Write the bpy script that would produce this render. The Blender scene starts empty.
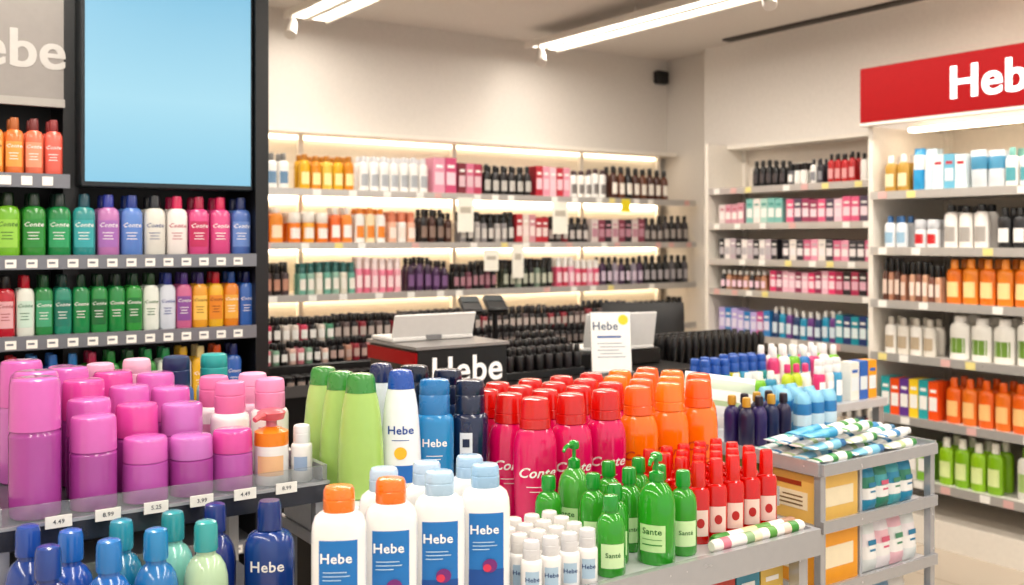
import bpy, math, random
from mathutils import Vector, Matrix
R = random.Random(11)
scene = bpy.context.scene
rad = math.radians

# ------------------------------------------------------------------ materials
def lin(h, g=1.0):
    h = h.lstrip('#')
    o = []
    for i in (0, 2, 4):
        c = int(h[i:i+2], 16) / 255
        o.append((c / 12.92 if c <= .04045 else ((c + .055) / 1.055) ** 2.4) ** g)
    return o + [1.0]
MATS = {}
def M(hx, rough=.32, metal=0., emis=0., trans=0., bump=0., scale=40., g=1.25, spec=.5):
    key = (hx, rough, metal, emis, trans, bump, spec)
    if key in MATS: return MATS[key]
    m = bpy.data.materials.new('surface_' + hx.strip('#'))
    m.use_nodes = True
    nt = m.node_tree; b = nt.nodes['Principled BSDF']
    b.inputs['Metallic'].default_value = metal
    b.inputs['Specular IOR Level'].default_value = spec
    if rough < .3 and not metal and not trans > .5:
        b.inputs['Coat Weight'].default_value = .6; b.inputs['Coat Roughness'].default_value = .06
    n = nt.nodes.new('ShaderNodeTexNoise'); n.inputs['Scale'].default_value = scale
    tc = nt.nodes.new('ShaderNodeTexCoord')
    nt.links.new(tc.outputs['Object'], n.inputs['Vector'])
    mr = nt.nodes.new('ShaderNodeMapRange')
    mr.inputs['To Min'].default_value = max(.02, rough - .05); mr.inputs['To Max'].default_value = rough + .05
    nt.links.new(n.outputs['Fac'], mr.inputs['Value']); nt.links.new(mr.outputs['Result'], b.inputs['Roughness'])
    mx = nt.nodes.new('ShaderNodeMixRGB'); mx.blend_type = 'MIX'
    c = lin(hx, 1.0 if (emis or bump) else g)
    mx.inputs['Color1'].default_value = c
    mx.inputs['Color2'].default_value = [x * .9 for x in c[:3]] + [1]
    nt.links.new(n.outputs['Fac'], mx.inputs['Fac']); nt.links.new(mx.outputs['Color'], b.inputs['Base Color'])
    if emis:
        b.inputs['Emission Color'].default_value = c; b.inputs['Emission Strength'].default_value = emis
    if trans:
        b.inputs['Transmission Weight'].default_value = trans
        b.inputs['IOR'].default_value = 1.4
    if bump:
        bp = nt.nodes.new('ShaderNodeBump'); bp.inputs['Strength'].default_value = bump
        bp.inputs['Distance'].default_value = .01
        nt.links.new(n.outputs['Fac'], bp.inputs['Height']); nt.links.new(bp.outputs['Normal'], b.inputs['Normal'])
    MATS[key] = m
    return m

# ------------------------------------------------------------------ text cache
TXT = {}
def text2d(s, res=2, off=.012, shear=0.):
    k = (s, res, off, shear)
    if k in TXT: return TXT[k]
    cu = bpy.data.curves.new('tmp', 'FONT'); cu.body = s; cu.size = 1; cu.resolution_u = res
    cu.align_x = 'CENTER'; cu.align_y = 'CENTER'; cu.offset = off; cu.shear = shear
    cu.space_character = 1.0 + off * 3
    ob = bpy.data.objects.new('tmp', cu); scene.collection.objects.link(ob)
    bpy.context.view_layer.update()
    dg = bpy.context.evaluated_depsgraph_get()
    me = bpy.data.meshes.new_from_object(ob.evaluated_get(dg))
    vs = [(v.co.x, v.co.y) for v in me.vertices]
    fs = [tuple(p.vertices) for p in me.polygons]
    bpy.data.objects.remove(ob); bpy.data.curves.remove(cu); bpy.data.meshes.remove(me)
    TXT[k] = (vs, fs)
    return TXT[k]

def sgnpow(a, p): return math.copysign(abs(a) ** p, a)

# ------------------------------------------------------------------ mesh builder
class MB:
    def __init__(s):
        s.v = []; s.f = []; s.m = []; s.mats = []; s.X = None
    def mi(s, mat):
        if isinstance(mat, str): mat = M(mat)
        if mat not in s.mats: s.mats.append(mat)
        return s.mats.index(mat)
    def av(s, p):
        if s.X is not None: p = s.X @ Vector(p)
        s.v.append(tuple(p)); return len(s.v) - 1
    def af(s, f, mi): s.f.append(tuple(f)); s.m.append(mi)
    def box(s, x0, x1, y0, y1, z0, z1, mat, bev=0.0):
        mi = s.mi(mat)
        if bev <= 0:
            i = [s.av((x, y, z)) for z in (z0, z1) for x, y in ((x0, y0), (x1, y0), (x1, y1), (x0, y1))]
            for f in ((3, 2, 1, 0), (4, 5, 6, 7), (0, 1, 5, 4), (1, 2, 6, 5), (2, 3, 7, 6), (3, 0, 4, 7)):
                s.af([i[k] for k in f], mi)
        else:
            b = bev
            def ring(ins, z):
                pts = []
                c = b if ins == 0 else b * .5
                a0, a1, c0, c1 = x0 + ins, x1 - ins, y0 + ins, y1 - ins
                for p in ((a0 + c, c0), (a1 - c, c0), (a1, c0 + c), (a1, c1 - c), (a1 - c, c1), (a0 + c, c1), (a0, c1 - c), (a0, c0 + c)):
                    pts.append(s.av((p[0], p[1], z)))
                return pts
            rs = [ring(b, z0), ring(0, z0 + b), ring(0, z1 - b), ring(b, z1)]
            for a, c in zip(rs, rs[1:]):
                for k in range(8): s.af((a[k], a[(k+1) % 8], c[(k+1) % 8], c[k]), mi)
            s.af(rs[0][::-1], mi); s.af(rs[-1], mi)
    def lathe(s, prof, x=0, y=0, z=0, phi=0, n=16, e=2.0):
        cp, sp = math.cos(phi), math.sin(phi)
        rings = []
        for rx, ry, zz, mt in prof:
            r = []
            for j in range(n):
                t = 2 * math.pi * j / n
                a = rx * sgnpow(math.sin(t), 2 / e); b = -ry * sgnpow(math.cos(t), 2 / e)
                r.append(s.av((x + a * cp + b * sp, y - a * sp + b * cp, z + zz)))
            rings.append(r)
        for i in range(len(rings) - 1):
            mi = s.mi(prof[i][3])
            for j in range(n):
                k = (j + 1) % n
                s.af((rings[i][j], rings[i][k], rings[i+1][k], rings[i+1][j]), mi)
        s.af(rings[0][::-1], s.mi(prof[0][3])); s.af(rings[-1], s.mi(prof[-1][3]))
    def wrap(s, prof, polys2d, mat, x=0, y=0, z=0, phi=0, e=2.0, off=.0008):
        """lay 2-D artwork (x,z) onto the front of a bottle"""
        vs, fs = polys2d
        cp, sp = math.cos(phi), math.sin(phi); mi = s.mi(mat); idx = []
        for px, pz in vs:
            rx, ry = prof[-1][0], prof[-1][1]
            for a, b in zip(prof, prof[1:]):
                if a[2] <= pz <= b[2] and b[2] > a[2]:
                    f = (pz - a[2]) / (b[2] - a[2])
                    rx = a[0] + (b[0] - a[0]) * f; ry = a[1] + (b[1] - a[1]) * f; break
            q = min(.995, abs(px) / rx)
            st = q ** (e / 2); ct = math.sqrt(max(0, 1 - st * st))
            yy = -(ry + off) * ct ** (2 / e)
            xx = px * (1 + off / rx)
            idx.append(s.av((x + xx * cp + yy * sp, y - xx * sp + yy * cp, z + pz)))
        for f in fs: s.af([idx[k] for k in f], mi)
    def plane_art(s, polys2d, mat, o, ax, ay, sc=1.0):
        """flat lettering on a panel: origin o, axes ax, ay"""
        vs, fs = polys2d; mi = s.mi(mat); o = Vector(o); ax = Vector(ax); ay = Vector(ay)
        idx = [s.av(o + ax * (p[0] * sc) + ay * (p[1] * sc)) for p in vs]
        for f in fs: s.af([idx[k] for k in f], mi)
    def tube(s, pts, rs, mat, n=8):
        mi = s.mi(mat); rings = []
        pts = [Vector(p) for p in pts]
        if not isinstance(rs, (list, tuple)): rs = [rs] * len(pts)
        for i, p in enumerate(pts):
            d = (pts[min(i+1, len(pts)-1)] - pts[max(i-1, 0)]).normalized()
            up = Vector((0, 0, 1)) if abs(d.z) < .9 else Vector((0, 1, 0))
            a = d.cross(up).normalized(); b = a.cross(d).normalized()
            rings.append([s.av(p + a * (math.cos(2*math.pi*k/n) * rs[i]) + b * (math.sin(2*math.pi*k/n) * rs[i])) for k in range(n)])
        for r0, r1 in zip(rings, rings[1:]):
            for k in range(n): s.af((r0[k], r1[k], r1[(k+1) % n], r0[(k+1) % n]), mi)
        s.af(rings[0], mi); s.af(rings[-1][::-1], mi)
    def pillow(s, w, h, t, mats, n=8):
        """soft pouch standing in XZ plane, origin at bottom centre; use s.X for placement"""
        for side in (-1, 1):
            g = []
            for j in range(n + 1):
                row = []
                for i in range(n + 1):
                    a = i / n * 2 - 1; b = j / n
                    bb = b * 2 - 1
                    th = t / 2 * max(0, (1 - abs(a) ** 3)) ** .6 * max(0, (1 - abs(bb) ** 4)) ** .6
                    row.append(s.av((a * w / 2, side * th, b * h)))
                g.append(row)
            for j in range(n):
                mt = mats[min(len(mats) - 1, int(j / n * len(mats)))]
                mi = s.mi(mt)
                for i in range(n):
                    q = (g[j][i], g[j][i+1], g[j+1][i+1], g[j+1][i])
                    s.af(q if side < 0 else q[::-1], mi)
    def make(s, name, loc=(0, 0, 0), rz=0, parent=None, smooth=True):
        me = s.mesh(name, smooth)
        return place(name, me, loc, rz, parent)
    def mesh(s, name, smooth=True):
        me = bpy.data.meshes.new(name)
        me.from_pydata(s.v, [], s.f)
        for m in s.mats: me.materials.append(m)
        me.polygons.foreach_set('material_index', s.m)
        me.polygons.foreach_set('use_smooth', [smooth] * len(s.f))
        me.update()
        if smooth: me.set_sharp_from_angle(angle=rad(38))
        return me
def place(name, me, loc=(0, 0, 0), rz=0, parent=None):
    ob = bpy.data.objects.new(name, me); scene.collection.objects.link(ob)
    ob.location = loc; ob.rotation_euler = (0, 0, rz)
    if parent: ob.parent = parent
    return ob

def rect2d(x0, x1, z0, z1, nx=8, nz=3):
    vs = []; fs = []
    for j in range(nz + 1):
        for i in range(nx + 1): vs.append((x0 + (x1 - x0) * i / nx, z0 + (z1 - z0) * j / nz))
    for j in range(nz):
        for i in range(nx):
            a = j * (nx + 1) + i; fs.append((a, a + 1, a + nx + 2, a + nx + 1))
    return vs, fs
def oval2d(cx, cz, rx, rz, n=20):
    vs = [(cx, cz)] + [(cx + rx * math.cos(2*math.pi*k/n), cz + rz * math.sin(2*math.pi*k/n)) for k in range(n)]
    return vs, [(0, k + 1, (k + 1) % n + 1) for k in range(n)]
def txt(s, size, cx, cz, res=2, off=.012, shear=0.):
    vs, fs = text2d(s, res, off, shear)
    return [(cx + a * size, cz + b * size) for a, b in vs], fs

# ------------------------------------------------------------------ bottle profiles
def prof(style, h, w, d, b, c):
    hw, hd = w / 2, d / 2
    P = lambda kx, ky, z, m: (hw * kx, hd * ky, h * z, m)
    C = lambda r, z, m: (hw * r, hw * r * .9, h * z, m)
    if style == 'lotion':
        return [P(.88, .88, 0, b), P(.98, .98, .012, b), P(1, 1, .04, b), P(1, 1, .68, b), P(.97, .97, .75, b), P(.87, .9, .80, b), P(.7, .8, .825, b), P(.60, .78, .835, b),
                P(.56, .76, .836, c), P(.58, .8, .85, c), P(.575, .79, .915, c), P(.55, .76, .918, c), P(.55, .76, .924, c), P(.57, .785, .927, c), P(.56, .78, .975, c), P(.5, .7, .995, c), P(.4, .6, 1, c)]
    if style == 'conte':
        return [P(.80, .8, 0, b), P(.88, .88, .012, b), P(.90, .9, .05, b), P(.94, .93, .25, b), P(1, 1, .48, b), P(1, 1, .60, b), P(.95, .96, .68, b), P(.84, .88, .735, b), P(.70, .8, .765, b),
                P(.66, .76, .767, c), P(.72, .86, .775, c), P(.71, .85, .84, c), P(.68, .82, .843, c), P(.68, .82, .85, c), P(.70, .84, .853, c), P(.65, .79, .96, c), P(.58, .72, .99, c), P(.42, .5, 1, c)]
    if style == 'taper':
        return [P(.88, .88, 0, b), P(.98, .98, .012, b), P(1, 1, .06, b), P(.99, .99, .3, b), P(.93, .94, .5, b), P(.84, .86, .68, b), P(.73, .78, .80, b), P(.66, .73, .845, b),
                P(.67, .76, .847, c), P(.66, .75, .86, c), P(.60, .70, .96, c), P(.52, .60, .99, c), P(.34, .4, 1, c)]
    if style == 'cyl':
        return [P(.92, .92, 0, b), P(1, 1, .015, b), P(1, 1, .58, b), P(.99, .99, .60, b), P(.93, .93, .615, b), P(.93, .93, .625, c), P(.99, .99, .63, c), P(.99, .99, .64, c), P(.96, .96, .955, c), P(.9, .9, .99, c), P(.8, .8, 1, c)]
    if style == 'flip':
        return [P(.92, .92, 0, b), P(1, 1, .02, b), P(1, 1, .60, b), P(.97, .97, .64, b), P(.86, .86, .67, b), P(.78, .78, .675, c), P(.8, .8, .69, c), P(.795, .795, .85, c), P(.77, .77, .855, c), P(.77, .77, .865, c), P(.79, .79, .87, c), P(.78, .78, .95, c), P(.72, .72, .99, c), P(.6, .6, 1, c)]
    if style == 'round':
        return [P(.9, .9, 0, b), P(1, 1, .03, b), P(1, 1, .56, b), P(.97, .97, .63, b), P(.86, .86, .70, b), P(.66, .66, .75, b), P(.45, .45, .775, b), P(.42, .42, .80, c), P(.52, .52, .805, c), P(.54, .54, .82, c), P(.52, .52, .96, c), P(.46, .46, .99, c), P(.3, .3, 1, c)]
    if style == 'gel':
        return [P(.9, .9, 0, b), P(1, 1, .03, b), P(1, 1, .66, b), P(.95, .95, .72, b), P(.78, .85, .77, b), P(.5, .7, .79, b), C(.46, .792, c), C(.50, .80, c), C(.47, .97, c), C(.4, 1, c)]
    if style == 'pumpbody':
        return [P(.92, .92, 0, b), P(1, 1, .02, b), P(1, 1, .50, b), P(.96, .96, .57, b), P(.82, .82, .64, b), P(.6, .6, .69, b), P(.36, .36, .72, b),
                P(.38, .38, .722, c), P(.40, .40, .73, c), P(.38, .38, .80, c), P(.2, .2, .815, c), P(.12, .12, .82, c), P(.12, .12, .90, c), P(.3, .3, .905, c), P(.34, .34, .93, c), P(.3, .3, .97, c), P(.14, .14, .985, c)]
    if style == 'slim':
        return [P(.94, .94, 0, b), P(1, 1, .02, b), P(1, 1, .62, b), P(.88, .88, .67, b), P(.62, .62, .69, c), P(.64, .64, .70, c), P(.60, .60, .97, c), P(.5, .5, 1, c)]
    if style == 'jar':
        return [P(.9, .9, 0, b), P(1, 1, .06, b), P(1, 1, .62, b), P(.95, .95, .66, c), P(1.02, 1.02, .68, c), P(1.02, 1.02, .95, c), P(.92, .92, 1, c)]

MESHC = {}
def bottle(name, style, u, v, z, h, w, d, body, cap, phi=30, art=(), n=24, e=2.0):
    key = (style, h, w, d, str(body), str(cap), tuple(art), n, e)
    if key not in MESHC:
        mb = MB()
        pr = prof(style, h, w, d, body, cap)
        mb.lathe(pr, n=n, e=e)
        if style == 'pumpbody':
            mb.tube([(0, 0, h * .945), (0, -w * .3, h * .95), (0, -w * .5, h * .935), (0, -w * .58, h * .90)], [w * .085, w * .075, w * .06, w * .045], cap)
        draw_art(mb, pr, art, h, w, e)
        MESHC[key] = mb.mesh(name)
    return place(name, MESHC[key], (u, v, z), -rad(phi))
def draw_art(mb, pr, art, h, w, e=2.0, **kw):
    for k, a in enumerate(art):
        off = .0006 + .0005 * k
        if a[0] == 'rect': sh = rect2d(a[1] * w / 2, a[2] * w / 2, a[3] * h, a[4] * h)
        elif a[0] == 'oval': sh = oval2d(a[1] * w / 2, a[2] * h, a[3] * w / 2, a[4] * h)
        elif a[0] == 'script': sh = txt(a[1], a[2] * w, a[3] * w / 2, a[4] * h, 3, .018, .35)
        else: sh = txt(a[1], a[2] * w, a[3] * w / 2, a[4] * h, a[6] if len(a) > 6 else 2, .016)
        mb.wrap(pr, sh, a[5], e=e, off=off, **kw)

# ------------------------------------------------------------------ room shell
FLOOR = bpy.data.materials.new('floor_tiles'); FLOOR.use_nodes = True
nt = FLOOR.node_tree; b = nt.nodes['Principled BSDF']; b.inputs['Roughness'].default_value = .25
br = nt.nodes.new('ShaderNodeTexBrick'); br.offset = 0
br.inputs['Color1'].default_value = lin('#bcae9d'); br.inputs['Color2'].default_value = lin('#b6a897'); br.inputs['Mortar'].default_value = lin('#998d7e')
br.inputs['Scale'].default_value = 1; br.inputs['Mortar Size'].default_value = .004; br.inputs['Brick Width'].default_value = .6; br.inputs['Row Height'].default_value = .6
tc = nt.nodes.new('ShaderNodeTexCoord'); nt.links.new(tc.outputs['Object'], br.inputs['Vector']); nt.links.new(br.outputs['Color'], b.inputs['Base Color'])
WALL = M('#ddd6ce', .7, bump=.05, scale=60)
WALL2 = M('#e8e2db', .7, bump=.04)
CEIL = M('#e4ddd6', .8, bump=.05)
def boxobj(name, *a, mat, bev=0):
    mb = MB(); mb.box(*a, mat, bev); return mb.make(name, smooth=False)
boxobj('floor', -2.5, 5.6, -2.5, 6.0, -.1, 0, mat=FLOOR)
boxobj('ceiling', -2.5, 5.6, -2.0, 6.0, 2.95, 3.05, mat=CEIL)
boxobj('wall_back', -2.5, 5.45, 5.85, 6.0, 0, 2.95, mat=WALL)
boxobj('wall_right', 5.45, 5.6, -2.0, 6.0, 0, 2.95, mat=WALL)
boxobj('wall_left', -2.6, -2.5, -2.0, 6.0, 0, 2.95, mat=WALL)
boxobj('trim_soffit_back', -2.5, 5.45, 5.76, 5.85, 2.21, 2.95, mat=WALL)
boxobj('trim_soffit_right', 5.33, 5.45, -1.9, 5.24, 2.21, 2.95, mat=WALL2)
mb = MB(); mb.box(5.16, 5.24, 3.0, 4.9, 2.935, 2.95, M('#4b4640', .6)); mb.make('trim_air_slot', smooth=False)

# ------------------------------------------------------------------ shelving
METAL = M('#cbc8c5', .3, .4); CREAM = M('#efe9e0', .5); SHELF = M('#eae5df', .4); TAG = M('#f6f4ef', .5)
LED = M('#ffecd0', .4, emis=9.0); LED2 = M('#ffecd1', .4, emis=3.5)
def shelf_unit(name, loc, rot, L, depth, zs, ztop, frame=CREAM, shelf=SHELF, back='#f0e9df', led=True, bay=1.1, rail=METAL, base=.1, tagstep=.16):
    mb = MB(); back = M(back, .6) if isinstance(back, str) else back
    mb.box(0, L, depth - .02, depth, 0, ztop, back)
    mb.box(0, L, .02, depth - .02, 0, base, frame)
    for k in range(int(round(L / bay)) + 1):
        x = min(L - .03, k * bay); mb.box(x, x + .03, depth - .06, depth - .021, base, ztop, frame)
    mb.box(0, L, depth * .45, depth, ztop, ztop + .025, frame)
    for z in zs:
        mb.box(.0, L, .01, depth - .03, z - .022, z, shelf)
        mb.box(0, L, -.006, .01, z - .036, z + .006, rail)
        x = .05
        while x < L - .1:
            if R.random() < .8:
                mb.box(x, x + .05, -.0085, -.006, z - .033, z + .002, R.choice([TAG, TAG, TAG, M('#e2bcb8', .5), M('#efe3a0', .5)]))
            x += tagstep * R.uniform(.7, 1.5)
        if led: mb.box(.05, L - .05, depth - .05, depth - .022, z - .05, z - .023, LED)
    if led: mb.box(.05, L - .05, depth - .05, depth - .022, ztop - .02, ztop - .001, LED2)
    return mb.make(name, (loc[0], loc[1], 0), rot, smooth=False)

def stock(mb, z, items, rows=2, t0=.03, hs=1.0):
    for it in items:
        s0, s1, kind, w, h, cols = it[:6]
        cap = it[6] if len(it) > 6 else None; lab = it[7] if len(it) > 7 else None
        s = s0 + w / 2; k = 0
        gh = R.uniform(.94, 1.04)
        while s + w / 2 <= s1 + .005:
            col = cols[k % len(cols)] if R.random() < .8 else R.choice(cols)
            if k % 4 == 3: gh = R.uniform(.88, 1.06)
            hh = h * hs * gh * R.uniform(.98, 1.02)
            for r in range(rows):
                y = t0 + w * .5 + r * w * 1.05
                if kind == 'x':
                    dd = min(w * .5, .05)
                    yy = t0 + dd + r * dd * 2.1
                    mb.box(s - w * .47, s + w * .47, yy - dd, yy + dd * .98, z, z + hh, col)
                    if r == 0 and lab:
                        mb.box(s - w * .38, s + w * .38, yy - dd - .001, yy - dd, z + hh * .25, z + hh * .6, lab)
                        mb.box(s - w * .3, s + w * .3, yy - dd - .001, yy - dd, z + hh * .72, z + hh * .8, cap or lab)
                elif kind == 'p':
                    old = mb.X; mb.X = Matrix.Translation((s, t0 + .03 + r * .06, z)) @ Matrix.Rotation(rad(R.uniform(-4, 4)), 4, 'X')
                    mb.pillow(w * .95, hh, .045, [col, col, lab or col, col], n=6); mb.X = old
                else:
                    st = {'b': 'gel', 'r': 'round', 'c': 'flip', 'j': 'jar', 's': 'slim', 'l': 'lotion'}[kind]
                    pr = prof(st, hh, w * .92, w * (.92 if kind in 'rcjs' else .7), col, cap or col)
                    mb.lathe(pr, s, y, z, n=10)
                    if r == 0 and lab:
                        mb.wrap(pr, rect2d(-w * .33, w * .33, hh * .16, hh * .5, 3, 1), lab, s, y, z, off=.001)
            s += w; k += 1
    return mb

BZ = [.32, .62, .93, 1.23, 1.53, 1.84]
shelf_unit('wall_shelving', (.2, 5.4), 0, 5.2, .44, BZ, 2.19, back='#f3ead9')
W = '#f4f2ee'; K = '#1d1b1e'; K2 = '#2c262a'; BR = '#5a3226'; NU = '#c79a86'
def sh(items, o): return [(a - o, b_ - o) + tuple(r) for a, b_, *r in items]
o = .2
rowA = sh([(.4, 2.0, 'b', .07, .17, [W, '#d8b13a'], '#c79a2e', '#d9c9a0'), (2.0, 2.26, 'b', .07, .20, [W, '#c9d2d8'], '#8b8a88', '#7a9ab5'), (2.27, 2.64, 'l', .07, .20, ['#e8b820', '#e09a16', '#ecc85a'], '#c08416', '#f8e8b0'),
           (2.65, 3.14, 'l', .068, .215, ['#f6f4f0'], '#e0e0e2', '#b9bcc0'), (3.15, 3.33, 'x', .085, .22, ['#e9a8bc', '#d65f8a'], '#ffffff', '#f4dbe4'), (3.33, 3.52, 'x', .06, .2, ['#8d3a4a', '#e08aa4', '#c04b6c'], W, '#e5c9d0'),
           (3.53, 3.93, 'r', .065, .19, [K, K2], '#0f0e10', '#c9c5bf'), (3.94, 4.24, 'x', .058, .19, ['#c2384c', '#e8a8b8', '#f0c8d0'], W, '#f6d0d8'), (4.25, 4.60, 'l', .065, .19, [W, '#f6f1ea'], '#5a4448', '#8f8a88'),
           (4.61, 5.2, 'r', .07, .22, [BR, '#7a4a30', K2], K, '#f4ede3')], o)
rowB = sh([(.4, 2.0, 'b', .07, .17, ['#e68a3c', W], W, W), (2.0, 2.2, 'l', .09, .21, ['#ee8a3a', '#f0a040'], '#f6f0e8', '#fae3c8'), (2.2, 2.46, 'j', .085, .17, ['#f0902c', '#f4b23c'], '#f6f0e8', W), (2.46, 2.62, 'b', .075, .2, ['#f0803c', '#f6a04a'], W, W), (2.62, 2.84, 'l', .07, .20, [W, '#f6e2c0'], '#ee9a3c', '#ee9a3c'),
           (2.84, 3.05, 'c', .065, .19, ['#eec0a8', W], '#e09070', '#f6e8de'), (3.06, 3.34, 'r', .06, .2, [K2, BR], K, '#9a8478'), (3.35, 3.78, 'c', .053, .19, ['#9e999a', K, '#b9b3b0'], K, '#d8d2cc'),
           (3.78, 4.05, 'x', .053, .19, ['#c23a48', '#e8d8d0', '#d8a0a8'], W, '#f0e0dc'), (4.05, 4.42, 'r', .06, .18, [K, '#3b2d32', '#9e3045', K2], K, '#cfc7c2'), (4.42, 4.92, 'x', .062, .16, ['#e0d4d0', '#9a5466', '#3d3840'], '#d7a7b5', '#c89aa8'), (4.92, 5.38, 'r', .065, .18, [K, '#433a3d'], K, '#b5ada8')], o)
rowC = sh([(.4, 2.0, 's', .05, .15, [K2], K, NU), (2.0, 2.25, 's', .052, .18, [K2, '#5a4a4c'], K, NU), (2.26, 2.62, 'c', .052, .19, ['#7fb8a8', '#a5c8b8', '#e7e2d4'], '#457e79', '#f0ebe2'), (2.62, 2.96, 'c', .052, .21, ['#f09ab0', '#e9839d', '#f4b9c5'], '#f7e8e6', '#f9e2e4'),
           (2.97, 3.3, 'r', .06, .20, ['#4c2f50', '#61406a'], K, '#8d6b96'), (3.3, 3.67, 's', .048, .17, [K, K2, '#7b4658'], K, '#b68b95'), (3.68, 4.11, 'c', .052, .18, ['#3e4a3c', K, '#8d9f90'], K, '#c7c9b9'), (4.12, 4.5, 'c', .055, .19, ['#e76c8c', '#d24a68', '#f0a8be'], W, '#f6dde2'),
           (4.51, 4.92, 'r', .058, .19, ['#5a3b5d', K, '#9d94a0'], K, '#d6c8d6'), (4.92, 5.38, 'r', .065, .19, ['#6b676c', K], K, '#b8b3b6')], o)
rowD = sh([(.4, 2.0, 's', .045, .12, [K, NU], K, W), (2.0, 2.6, 's', .045, .15, [NU, K2, '#d58b8b', '#6b3d3a'], K, '#e8d2c8'), (2.6, 3.1, 's', .045, .17, ['#e8b7b4', '#c9666c', K2], K, '#f2dcd7'), (3.1, 3.9, 'j', .05, .1, [K, K2, '#8d3040'], K, '#bdb3ad'),
           (3.9, 4.6, 's', .05, .17, [K2, '#a03448', '#5c5558', '#d0a060'], K, '#c9bfb6'), (4.6, 5.35, 'c', .055, .18, ['#5a2d3a', K, '#b08c86'], K, '#d8cdc6')], o)
for nm, z, it in (('hair_care_bottles', 1.84, rowA), ('skin_care_bottles', 1.53, rowB), ('makeup_bottles', 1.23, rowC), ('nail_polish_bottles', .93, rowD), ('perfume_bottles', .62, rowD), ('cosmetic_jars', .32, rowC)):
    mb = MB(); stock(mb, z, it, hs=1.04); mb.make(nm, (.2, 5.4, 0.0005))
mb = MB()
for s, z, w, h in ((3.30, 1.80, .12, .2), (4.05, 1.79, .13, .2), (3.5, 1.47, .11, .12), (3.72, 1.5, .09, .2)):
    mb.box(s, s + w, -.012, -.0095, z - h, z + .02, '#f7f4ea'); mb.box(s + .02, s + w - .02, -.0128, -.012, z - h * .4, z - h * .2, '#c9c2b4')
mb.box(4.66, 4.74, -.0125, -.0095, 1.75, 1.84, '#f2e13a')
mb.make('hanging_price_cards', (0, 5.4, 0), smooth=False)

# right wall bay
RZ = [.35, .64, .93, 1.22, 1.42, 1.655, 1.89]
shelf_unit('wall_shelving', (4.95, 4.82), -math.pi / 2, 1.5, .38, RZ, 2.17, back='#ebe3d9', bay=1.5, led=False)
mb = MB()
mb.box(0, .03, -.01, .38, 0, 2.2, CREAM); mb.make('shelving_side_panel', (4.95, 4.851, 0), -math.pi / 2, smooth=False)
mb = MB()
stock(mb, 1.89, [(.34, .62, 'r', .055, .175, [K], K, '#5b5356'), (.63, .78, 'c', .05, .14, ['#6b6a70', W], K, W), (.8, .92, 'b', .05, .16, [W, '#3b3742'], '#33303a', '#9a9aa0'), (.93, 1.15, 'b', .05, .18, ['#d4323c', '#c8242e'], K, '#e8b0b0'), (1.16, 1.45, 'b', .05, .16, [W], K)])
stock(mb, 1.655, [(.06, .3, 'x', .055, .14, ['#e6d9d8', '#d9a3b0'], '#c25c78', '#f5ecea'), (.3, .62, 'x', .06, .16, ['#8fc7c0', '#f0e7e2', '#b9d9cf'], '#4c9f97', W), (.63, 1.45, 'x', .06, .16, ['#e46f96', '#64556c', '#f0ccd8', '#a84c70'], W, '#f3dde4')])
stock(mb, 1.42, [(.06, .6, 'x', .05, .14, ['#3b3a40', '#ece6e2', '#c8b8c0'], W, '#c4bec2'), (.6, 1.45, 'x', .055, .14, ['#e8a8bc', '#ece3dc', '#43424b', '#d87898'], '#c6bfc0', '#f0e8e8')])
stock(mb, 1.22, [(.06, .5, 'r', .05, .13, ['#8a5a3a', '#c99a7a', K2], W, '#f7dbe6'), (.5, 1.0, 'x', .05, .14, ['#e94b83', '#9c3f66', '#efc2d0'], W, '#f5e0e6'), (1.0, 1.45, 'x', .055, .14, ['#b93f66', '#332b31'], W, '#e3b9c7')])
stock(mb, .93, [(.06, .5, 'x', .055, .17, ['#d060a0', '#3c8fc8', '#c3b5e3'], W, '#e6e0f1'), (.5, 1.0, 'b', .055, .19, ['#33517e', '#2b9fc0', '#7e4f96'], W, '#dce8ef'), (1.0, 1.45, 'x', .055, .18, ['#2f9dac', '#3d4f82'], W, '#e6f1f2')])
stock(mb, .64, [(.06, .7, 'r', .06, .19, ['#3b2b33', '#8a6a2a', '#5c2c58'], K, '#d3c4b0'), (.7, 1.45, 'r', .06, .18, ['#7c5a2a', K2], K, '#d8c9a8')])
stock(mb, .35, [(.06, 1.45, 'b', .07, .2, ['#7a8ca0', '#b5506a', '#e2d7c8'], W, W)])
mb.make('boxed_cosmetics', (4.95, 4.82, 0.0005), -math.pi / 2)

# red-header unit
UZ = [.32, .634, .953, 1.23, 1.507, 1.80]
UL = 2.6
shelf_unit('wall_shelving', (4.6, 3.3), -math.pi / 2, UL, .73, UZ, 2.17, back='#ebe4da', bay=1.3, led=False, base=.14)
mb = MB()
RED = M('#a50c18', .5, spec=.15)
mb.box(-.01, UL, -.04, .04, 2.17, 2.462, RED, .004)
mb.box(-.012, UL + .002, -.042, .02, 2.155, 2.17, M('#e9e4de', .4))
for dx in (-.0035, 0, .0035):
    mb.plane_art(txt('Hebe', .225, .755 + dx, 2.312, 6, .014), M('#ffffff', .4, emis=.5), (0, -.0425 - abs(dx) * .1, 0), (1, 0, 0), (0, 0, 1))
mb.box(.0, .03, 0.02, .7, 0.0, 2.155, CREAM)
mb.box(.12, UL - .1, .2, .26, 2.13, 2.15, LED)
mb.make('header_sign', (4.6, 3.331, 0), -math.pi / 2, smooth=True)
mb = MB()
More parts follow.
